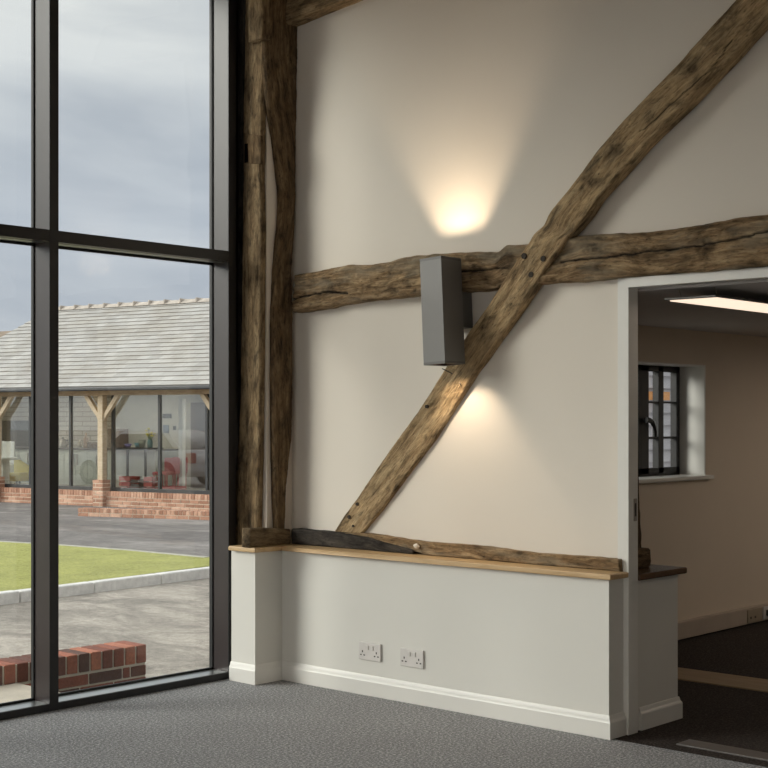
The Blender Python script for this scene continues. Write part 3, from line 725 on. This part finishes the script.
bm = nb(); box(bm, uC, UR, eo-.07, eo+.03, zE-.078, zE-.004, .02); obj('gutter', bm, M_gut, shed)
obj('eaves_beam', bx(uC+.2, UR, -.05, .12, 1.835, 1.93, .008), M_oakbeam, shed)
obj('soffit', bx(uC+.1, UR, eo+.03, .2, 1.93, 1.96), M_oakbeam, shed)
FZ = -.12
obj('shed_floor', bx(-7.5, UR, .1, 6.3, -.3, FZ), plain('shed_floor_tile', (.32, .28, .23, 1), .5), shed)
# posts with braces on brick piers
def shed_post(uc):
    p = obj('oak_post', bx(uc-.066, uc+.066, -.03, .10, .172, 1.834, .006), M_oakout, shed)
    for sg in (-1, 1):
        bm = nb(); pts = [(.067, 1.33), (.067, 1.46), (.17, 1.60), (.36, 1.834), (.47, 1.834), (.27, 1.58), (.14, 1.44)]
        prism(bm, [(uc+sg*a, b) for a, b in pts], 'y', 0, .08); obj('knee_brace', bm, M_oakout, p)
    # pier
    pe = obj('pier_mortar', bx(uc-.125, uc+.125, -.09, .12, GZ, .165), M_mortar2, shed)
    bm = nb(); z = .17; lst = []; row = 0
    lst += []
    while z > GZ:
        if row % 2 == 0: xs = [(-.133, .05), (.066, .133)]
        else: xs = [(-.133, -.066), (-.05, .133)]
        for a, b in xs: lst.append((uc+a, uc+b, -.097, .127, z-.06, z))
        z -= .075; row += 1
    bricks(bm, lst, .003); obj('pier_bricks', bm, M_brick2, pe)
for uc in (.19-2.95, .19, 3.14, 6.1): shed_post(uc)
# plinth
obj('plinth_mortar', bx(-7, UR, .01, .2, GZ, -.062), M_mortar2, shed)
lst = []; x = -7
while x < UR:
    lst.append((x, x+.060, -.004, .21, -.150, -.05)); x += .076
row = 0; z = -.165
while z > GZ-.05:
    x = -7-(.11 if row % 2 else 0)
    while x < UR: lst.append((x, x+.207, 0, .2, z-.058, z)); x += .225
    z -= .075; row += 1
bm = nb(); bricks(bm, lst, 0); obj('plinth_bricks', bm, M_brick2, shed)
# glazing
M_shf = plain('shed_frame_black', (.03, .032, .035, 1), .4)
us = [at(70.5, 450, .15)[0], at(113, 450, .15)[0], at(159.5, 450, .15)[0], at(207, 450, .15)[0]]
stp = 1.13
us = [us[0]-stp*k for k in (5, 4, 3, 2, 1)]+us+[us[3]+stp*k for k in (1, 2, 3, 4, 5)]
for x in us: obj('glazing_mullion', bx(x-.026, x+.026, .13, .2, -.06, 1.88), M_shf, shed)
obj('glazing_rail', box(bx(us[0], us[-1], .125, .205, -.06, .02), us[0], us[-1], .125, .205, 1.84, 1.88), M_shf, shed)
for a, b in zip(us, us[1:]): obj('glass_pane', bx(a+.02, b-.02, .158, .164, 0, 1.85), M_glass_shed, shed)
# interior shell
M_wb = N('white_brick'); c = M_wb.coord(); bt_ = M_wb.n('ShaderNodeTexBrick'); sp_ = M_wb.n('ShaderNodeSeparateXYZ'); cb = M_wb.n('ShaderNodeCombineXYZ')
M_wb.l(c, sp_.inputs[0]); M_wb.l(sp_.outputs[0], cb.inputs[0]); M_wb.l(sp_.outputs[2], cb.inputs[1]); M_wb.l(cb.outputs[0], bt_.inputs['Vector'])
bt_.inputs['Scale'].default_value = 1; bt_.inputs['Brick Width'].default_value = .5; bt_.inputs['Row Height'].default_value = .11; bt_.inputs['Mortar Size'].default_value = .012
bt_.inputs['Color1'].default_value = (.52, .46, .39, 1); bt_.inputs['Color2'].default_value = (.62, .56, .48, 1); bt_.inputs['Mortar'].default_value = (.34, .29, .24, 1)
M_wb.base(bt_.outputs['Color']); M_wb.set(Roughness=.8); M_wb = M_wb.m
M_inpl = plain('shed_plaster', (.60, .56, .48, 1), .8)
uSplit = at(113, 450, 3.3)[0]
obj('brick_back_wall', bx(-7.4, uSplit, 3.3, 3.4, FZ, 2.1), M_wb, shed)
obj('plaster_back_wall', bx(uSplit, UR, 3.3, 3.4, FZ, 2.1), M_inpl, shed)
obj('end_wall', bx(UR-.1, UR, .1, 3.4, FZ, 2.1), M_inpl, shed)
obj('far_end_wall', bx(-7.5, -7.4, .1, 3.4, FZ, 2.1), M_inpl, shed)
obj('inner_ceiling', bx(-7.5, UR, .1, 3.4, 2.0, 2.05), M_inpl, shed)
# strip lamps inside the shed
def sl(u_, w_, z): v = O+u*u_+nn*w_; return (v.x, v.y, z)
for uu in (-4.5, -1.0, 2.5, 6):
    r = empty('strip_light', sl(uu, 1.8, 1.96), RZ); tag(r, 'slim strip light on the cart shed ceiling', 'light', 'strip lights in the cart shed')
    obj('housing', bx(-.6, .6, -.08, .08, .0, .04), M_white_pl, r); obj('tube', bx(-.58, .58, -.06, .06, -.015, 0), emis('shed_tube', (1, .95, .86, 1), 45), r)
# left wing with brown roof behind
wing = empty('outbuilding', (O.x, O.y, 0), RZ); tag(wing, 'low outbuilding with brown tiled roof behind the left end of the cart shed', 'building')
obj('wing_walls', bx(-16, -6.2, 6.8, 11.5, GZ, 2.2), M_inpl, wing)
bm = nb(); s0, z0 = at(8, 331, 9.2)
prism(bm, [(6.6, 2.15), (9.2, z0), (11.8, 2.15)], 'x', -17, at(17.5, 331, 9.2)[0]+.6); obj('wing_roof', bm, M_slate_b, wing)

# kitchen along the back wall
M_cab = plain('pale_grey_cabinet', (.56, .58, .52, 1), .4); M_wt = plain('dark_worktop', (.05, .042, .035, 1), .3)
def sh(name, lab, cat, group=None, uu=0, ww=0, z=FZ):
    e_ = empty(name, sl(uu, ww, z), RZ); tag(e_, lab, cat, group); return e_
cw = .72; u0 = at(64, 450, 2.7)[0]
cabs = []
for k in range(-3, 4):
    e_ = sh('base_cabinet', 'pale grey base cabinet in the run under the dark worktop in the cart shed', 'cabinet', 'base cabinets in the cart shed', u0+k*cw+cw/2, 2.7)
    obj('carcass', bx(-cw/2, cw/2, .02, .58, .0, .79), M_cab, e_)
    for sg in (-1, 1):
        dd = obj('door', bx(min(sg*.004, sg*(cw/2-.003)), max(sg*.004, sg*(cw/2-.003)), 0, .02, .10, .78, .003), M_cab, e_)
        obj('handle', bx(sg*.06-.008, sg*.06+.008, -.03, 0, .46, .70, .003), M_steel, dd)
    obj('plinth_board', bx(-cw/2, cw/2, .03, .05, 0, .1), M_cab, e_)
uw0 = u0-3*cw; uw1 = u0+4*cw
e_ = tag(obj('worktop', bx(uw0-O.x*0, uw1, 2.66, 3.29, .675, .715, .005), M_wt), 'long dark worktop over the cart shed base cabinets', 'worktop'); e_.location = (O.x, O.y, 0); e_.rotation_euler = (0, 0, RZ)
def put(px, w_): return at(px, 450, w_)[0]
# cooker recess and items on the worktop
zt_ = .716
e_ = sh('cooker_splashback', 'dark steel cooker back panel on the wall at the left end of the shed kitchen', 'panel', None, put(14, 3.2), 3.2, zt_)
obj('panel', bx(-.45, .45, .04, .09, 0, .62), plain('dark_steel', (.10, .095, .09, 1), .35, .5), e_)
def kettle(px, label):
    e_ = sh('kettle', label, 'kettle', None, put(px, 2.95), 2.95, zt_)
    obj('body', lathe(nb(), [(.001, 0), (.10, 0), (.105, .03), (.085, .17), (.05, .20), (.001, .205)], (0, 0, 0)), M_steel, e_, True)
    obj('lid_knob', lathe(nb(), [(.02, .2), (.024, .23), (.001, .235)], (0, 0, 0), 12), M_dark_pl, e_)
    bm = nb(); pts = [Vector((.08, 0, .16)), Vector((.15, 0, .17)), Vector((.16, 0, .08)), Vector((.10, 0, .04))]
    for a, b in zip(pts, pts[1:]): tube(bm, a, b, .012, None, 8)
    obj('handle', bm, M_dark_pl, e_)
    obj('spout', tube(nb(), (-.08, 0, .09), (-.15, 0, .17), .022, .012, 10), M_steel, e_)
kettle(63, 'shiny steel kettle on the worktop by the shed mullion')
def bottle(px, h, r, mat, label, w_=2.95):
    e_ = obj('bottle', lathe(nb(), [(.001, 0), (r, 0), (r, h*.6), (r*.4, h*.75), (r*.4, h), (.001, h)], (0, 0, 0), 16), mat, None, True)
    e_.location = sl(put(px, w_), w_, zt_); tag(e_, label, 'bottle')
bottle(79.5, .20, .05, plain('cream_ceramic', (.6, .52, .42, 1), .4), 'short cream bottle on the shed worktop, left of the taller one')
bottle(86, .34, .06, plain('tan_ceramic', (.45, .28, .18, 1), .4), 'tall tan bottle on the shed worktop left of the oak post')
for i, px in enumerate((90, 93.5, 97)):
    e_ = obj('jar', lathe(nb(), [(.001, 0), (.055, 0), (.06, .10), (.045, .13), (.001, .13)], (0, 0, 0), 14), plain('brown_jar_%d' % i, (.16, .10, .07, 1), .4), None, True)
    e_.location = sl(put(px, 2.95), 2.95, zt_); tag(e_, 'small brown jar beside the tall tan bottle on the shed worktop', 'jar', 'brown jars on the shed worktop')
# yellow chair and white table leg at the far left
M_yel = plain('yellow_plastic', (.62, .52, .14, 1), .5); M_wht = plain('white_laminate', (.78, .78, .75, 1), .4)
e_ = sh('yellow_chair', 'yellow tub chair inside the cart shed, left of the window mullion', 'chair', None, put(18, 1.6), 1.6)
obj('seat', bx(-.32, .32, -.25, .25, .12, .30, .06, 3), M_yel, e_); bm = nb(); prism(bm, [(-.32, .28), (-.32, .62), (-.1, .52), (.32, .34), (.32, .28)], 'y', .18, .27); obj('backrest', bm, M_yel, e_)
for a in (-.26, .26):
    for b in (-.2, .2): obj('leg', tube(nb(), (a, b, 0), (a, b, .13), .02, None, 8), M_dark_pl, e_)
e_ = sh('white_table', 'white table inside the cart shed at the far left of the picture', 'table', None, put(-3, 1.0), 1.0)
obj('tabletop', bx(-.55, .42, -.3, .3, .60, .65, .005), M_wht, e_); obj('leg', bx(.10, .28, -.1, .1, 0, .6), M_wht, e_); obj('leg', bx(-.5, -.3, -.1, .1, 0, .6), M_wht, e_)
e_ = sh('white_chair', 'white chair back standing above the white table at the far left', 'chair', None, put(1, 1.9), 1.9)
obj('seat', bx(-.22, .22, -.22, .22, .42, .47, .01), M_wht, e_); obj('backrest', bx(-.22, .22, .19, .22, .5, .98, .01), M_wht, e_)
for a in (-.19, .19):
    for b in (-.19, .19): obj('leg', tube(nb(), (a, b, 0), (a, b, .43), .015, None, 8), M_wht, e_)
# right part: console table with box and flowers, crates, red chair, door
zc_ = at(130, 447.5, 2.2)[1]
e_ = sh('console_table', 'long dark topped table with black legs in the right half of the shed', 'table', None, put(134, 2.2), 2.2)
hh_ = zc_-FZ
obj('tabletop', bx(-.72, .62, -.25, .25, hh_-.05, hh_, .004), M_wt, e_)
for a in (-.62, -.0, .5):
    obj('leg', bx(a-.018, a+.018, -.22, -.18, 0, hh_-.05), M_black, e_)
obj('panel', bx(-.6, .5, .1, .13, .25, hh_-.05), M_wht, e_)
M_box = plain('brown_card', (.17, .12, .09, 1), .7)
o = obj('cardboard_box', bx(-.17, .17, -.15, .15, 0, .40, .006), M_box); o.location = sl(put(118, 2.2), 2.2, zc_+.001); o.rotation_euler = (0, 0, RZ); tag(o, 'brown box at the left end of the long dark topped table', 'box')
vs = sh('flower_vase', 'glass vase of yellow flowers on the long dark topped table', 'vase', None, put(150, 2.2), 2.2, zc_+.001)
obj('vase', lathe(nb(), [(.001, 0), (.05, 0), (.06, .10), (.04, .18), (.03, .18), (.001, .02)], (0, 0, 0), 16), plain('teal_glass', (.12, .25, .24, 1), .2), vs, True)
bm = nb(); M_leaf = plain('leaf_green', (.10, .18, .04, 1), .6); fl = nb()
for i in range(16):
    a = random.uniform(0, 6.28); r_ = random.uniform(.02, .14); zz = random.uniform(.25, .42); tube(bm, (0, 0, .12), (r_*math.cos(a), r_*math.sin(a), zz), .006, .003, 5)
    b = bmesh.new(); bmesh.ops.create_icosphere(b, subdivisions=1, radius=random.uniform(.02, .035)); b.transform(Matrix.Translation((r_*math.cos(a), r_*math.sin(a), zz)) @ Matrix.Diagonal((1, 1, .6, 1))); merge(fl, b)
obj('stems', bm, M_leaf, vs); obj('flowers', fl, plain('yellow_petals', (.75, .62, .05, 1), .6), vs)
for i, (px, hgt, col, lab) in enumerate([(128, .08, (.25, .20, .42, 1), 'purple bowl on the long dark topped table'), (142, .17, (.30, .30, .22, 1), 'small green pot beside the yellow flowers'), (138, .10, (.15, .30, .33, 1), 'small teal bowl behind the green pot')]):
    o = obj('bowl' if i != 1 else 'pot', lathe(nb(), [(.001, 0), (.05, 0), (.09, hgt), (.08, hgt), (.04, .02), (.001, .02)], (0, 0, 0), 16), plain('glaze_%d' % i, col, .3), None, True); o.location = sl(put(px, 2.15), 2.15, zc_+.001); tag(o, lab, 'bowl' if i != 1 else 'pot')
M_red = plain('red_paint', (.46, .06, .05, 1), .5); M_red2 = plain('red_fabric', (.36, .05, .05, 1), .8)
def crate(px, w_, wd, hgt, lab, mat=M_red):
    e_ = sh('storage_crate', lab, 'crate', None, put(px, w_), w_)
    bm = nb(); t_ = .015
    box(bm, -wd/2, wd/2, -.16, .16, 0, t_); 
    for k in range(3):
        z_ = hgt*(k+.12)/3; box(bm, -wd/2, wd/2, -.16, -.16+t_, z_, z_+hgt*.26); box(bm, -wd/2, wd/2, .16-t_, .16, z_, z_+hgt*.26); box(bm, -wd/2, -wd/2+t_, -.145, .145, z_, z_+hgt*.26); box(bm, wd/2-t_, wd/2, -.145, .145, z_, z_+hgt*.26)
    obj('slatted_box', bm, mat, e_); return e_
crate(129.5, 1.2, .28, .32, 'red slatted crate standing on the shed floor, leftmost of the three')
crate(139, 1.25, .26, .26, 'dark slatted crate on the shed floor between two red crates', plain('dark_crate', (.09, .06, .05, 1), .7))
crate(153, 1.25, .22, .32, 'red slatted crate on the shed floor, nearest the mullion')
def red_chair(px, w_, lab):
    e_ = sh('red_chair', lab, 'chair', None, put(px, w_), w_)
    obj('seat', bx(-.20, .20, -.2, .2, .36, .42, .015), M_red2, e_); obj('backrest', bx(-.20, .20, .17, .21, .38, .70, .02), M_red2, e_)
    for a in (-.17, .17):
        for b in (-.17, .17): obj('leg', tube(nb(), (a, b, 0), (a, b, .37), .015, None, 8), M_red, e_)
red_chair(166, 1.3, 'red chair facing the glass inside the shed, just right of the black mullion')
red_chair(174, 1.8, 'red chair behind the other one, beside the pale door post')
crate(172, .9, .42, .16, 'low red crate under the red chairs by the glass')
o = obj('door_post', bx(-.05, .05, -.05, .05, 0, 1.9), M_wht); o.location = sl(put(182, 1.6), 1.6, FZ); o.rotation_euler = (0, 0, RZ); tag(o, 'slim pale upright post inside the shed right of the red chairs', 'post')
o = obj('inner_door', bx(-.35, .35, -.03, .03, 0, 1.85, .004), plain('dark_door', (.16, .12, .10, 1), .5), None); o.location = sl(put(204, 3.2), 3.2, FZ); o.rotation_euler = (0, 0, RZ); tag(o, 'dark brown door in the back wall of the shed at the right', 'door')
for px, py, ww_, hh__, lab, mt in [(167, 416, .24, .10, 'small dark framed notice high on the shed back wall', M_dark_pl), (166, 429, .16, .18, 'blue grey poster under the dark framed notice', plain('blue_grey_paper', (.2, .24, .3, 1), .7)), (174.5, 428, .07, .09, 'tiny dark switch plate right of the blue grey poster', M_dark_pl)]:
    s_, z_ = at(px, py, 3.28); e_ = sh('wall_notice', lab, 'notice', None, s_, 3.27, z_); obj('board', bx(-ww_/2, ww_/2, 0, .02, -hh__/2, hh__/2), mt, e_)

# low brick edging before the shed
a = onZ(78, 516, GZ); b = Vector((15.37, 18.1, GZ)); d = (b-a); L = 5.5; rz = math.atan2(d.y, d.x)
bk_ = empty('brick_edging', a, rz); tag(bk_, 'low brick edging on the tarmac in front of the cart shed', 'edging')
obj('mortar_bed', bx(0.01, L, .01, .2, -.02, .132), M_mortar2, bk_)
lst = []; x = 0
while x < L: lst.append((x, x+.062, 0, .215, .068, .140)); x += .076
x = 0
while x < L: lst.append((x, x+.207, 0.003, .212, 0, .055)); x += .225
bm = nb(); bricks(bm, lst, 0); obj('edging_bricks', bm, M_brick2, bk_)

# boarded wall outside the back room window
bm = nb(); z = -.35
while z < 3.0:
    prism(bm, [(7.0, z), (7.03, z), (7.045, z+.135), (7.035, z+.135)], 'x', 8.6, 15.5); z += .118
prism(bm, [(7.03, -.35), (7.1, -.35), (7.1, 3.0), (7.03, 3.0)], 'x', 8.6, 15.5)
o = tag(obj('boarded_wall', bm, plain('grey_boards', (.42, .40, .41, 1), .8)), 'grey weatherboarded wall seen through the small back window', 'wall')
obj('orange_glow_panel', bx(11.2, 11.75, 6.96, 6.999, 1.54, 1.62), plain('orange_glow_tint', (.60, .26, .07, 1), .6), o)['label'] = 'small orange panel for a warm glow'  # warm glow beyond the pane put in as a coloured panel

# parked car, seen mirrored in the shed glass
uc_ = at(204, 450, 7.7)[0]-1.9; v_ = O+u*uc_+nn*(-7.4)
car = empty('parked_car', (v_.x, v_.y, GZ), RZ); tag(car, 'white parked car whose reflection shows in the shed glazing', 'car')
M_body = plain('white_car_paint', (.82, .80, .82, 1), .25); M_cg = plain('dark_car_glass', (.05, .05, .06, 1), .1); M_tyre = plain('tyre_rubber', (.02, .02, .02, 1), .8)
bm = nb(); prism(bm, [(-2.1, .25), (-2.12, .62), (-2.0, .80), (-1.2, .93), (1.7, .95), (2.02, .88), (2.1, .55), (2.05, .25)], 'y', -.87, .87)
bmesh.ops.bevel(bm, geom=bm.edges[:], offset=.07, segments=3, affect='EDGES'); obj('car_body', bm, M_body, car, True)
bm = nb(); prism(bm, [(-1.1, .9), (-.35, 1.40), (1.25, 1.44), (1.85, .92)], 'y', -.74, .74); bmesh.ops.bevel(bm, geom=bm.edges[:], offset=.08, segments=3, affect='EDGES'); cb_ = obj('car_cabin', bm, M_body, car, True)
bm = nb(); prism(bm, [(-.85, .97), (-.30, 1.33), (1.15, 1.36), (1.5, .97)], 'y', -.755, .755); obj('side_windows', bm, M_cg, car)
for a in (-1.3, 1.35):
    for s_ in (-.80, .80):
        wh = obj('wheel', tube(nb(), (a, s_-.1, .32), (a, s_+.1, .32), .32, None, 28), M_tyre, car); obj('hub', tube(nb(), (a, s_-.105, .32), (a, s_+.105, .32), .18, None, 20), M_steel, wh)
for s_ in (-.72, .72):
    obj('tail_light', bx(1.98, 2.12, s_-.13, s_+.13, .60, .86, .02), M_red, car); obj('headlight', bx(-2.13, -2.0, s_-.14, s_+.14, .55, .70, .02), M_wht, car)

# ------------------------------------------------------------------ camera and colour
cam = bpy.data.cameras.new('camera'); co_ = bpy.data.objects.new('camera', cam); C.objects.link(co_)
co_.location = (0, 0, H); co_.rotation_euler = (math.pi/2, 0, TH-math.pi/2)
cam.sensor_width = 36; cam.lens = FPX*36/768; cam.shift_y = (YH-384)/768; cam.clip_end = 500
sc = bpy.context.scene; sc.camera = co_
sc.view_settings.view_transform = 'Standard'; sc.view_settings.look = 'None'; sc.view_settings.gamma = 1; sc.view_settings.use_curve_mapping = False
sc.view_settings.exposure = 0.0
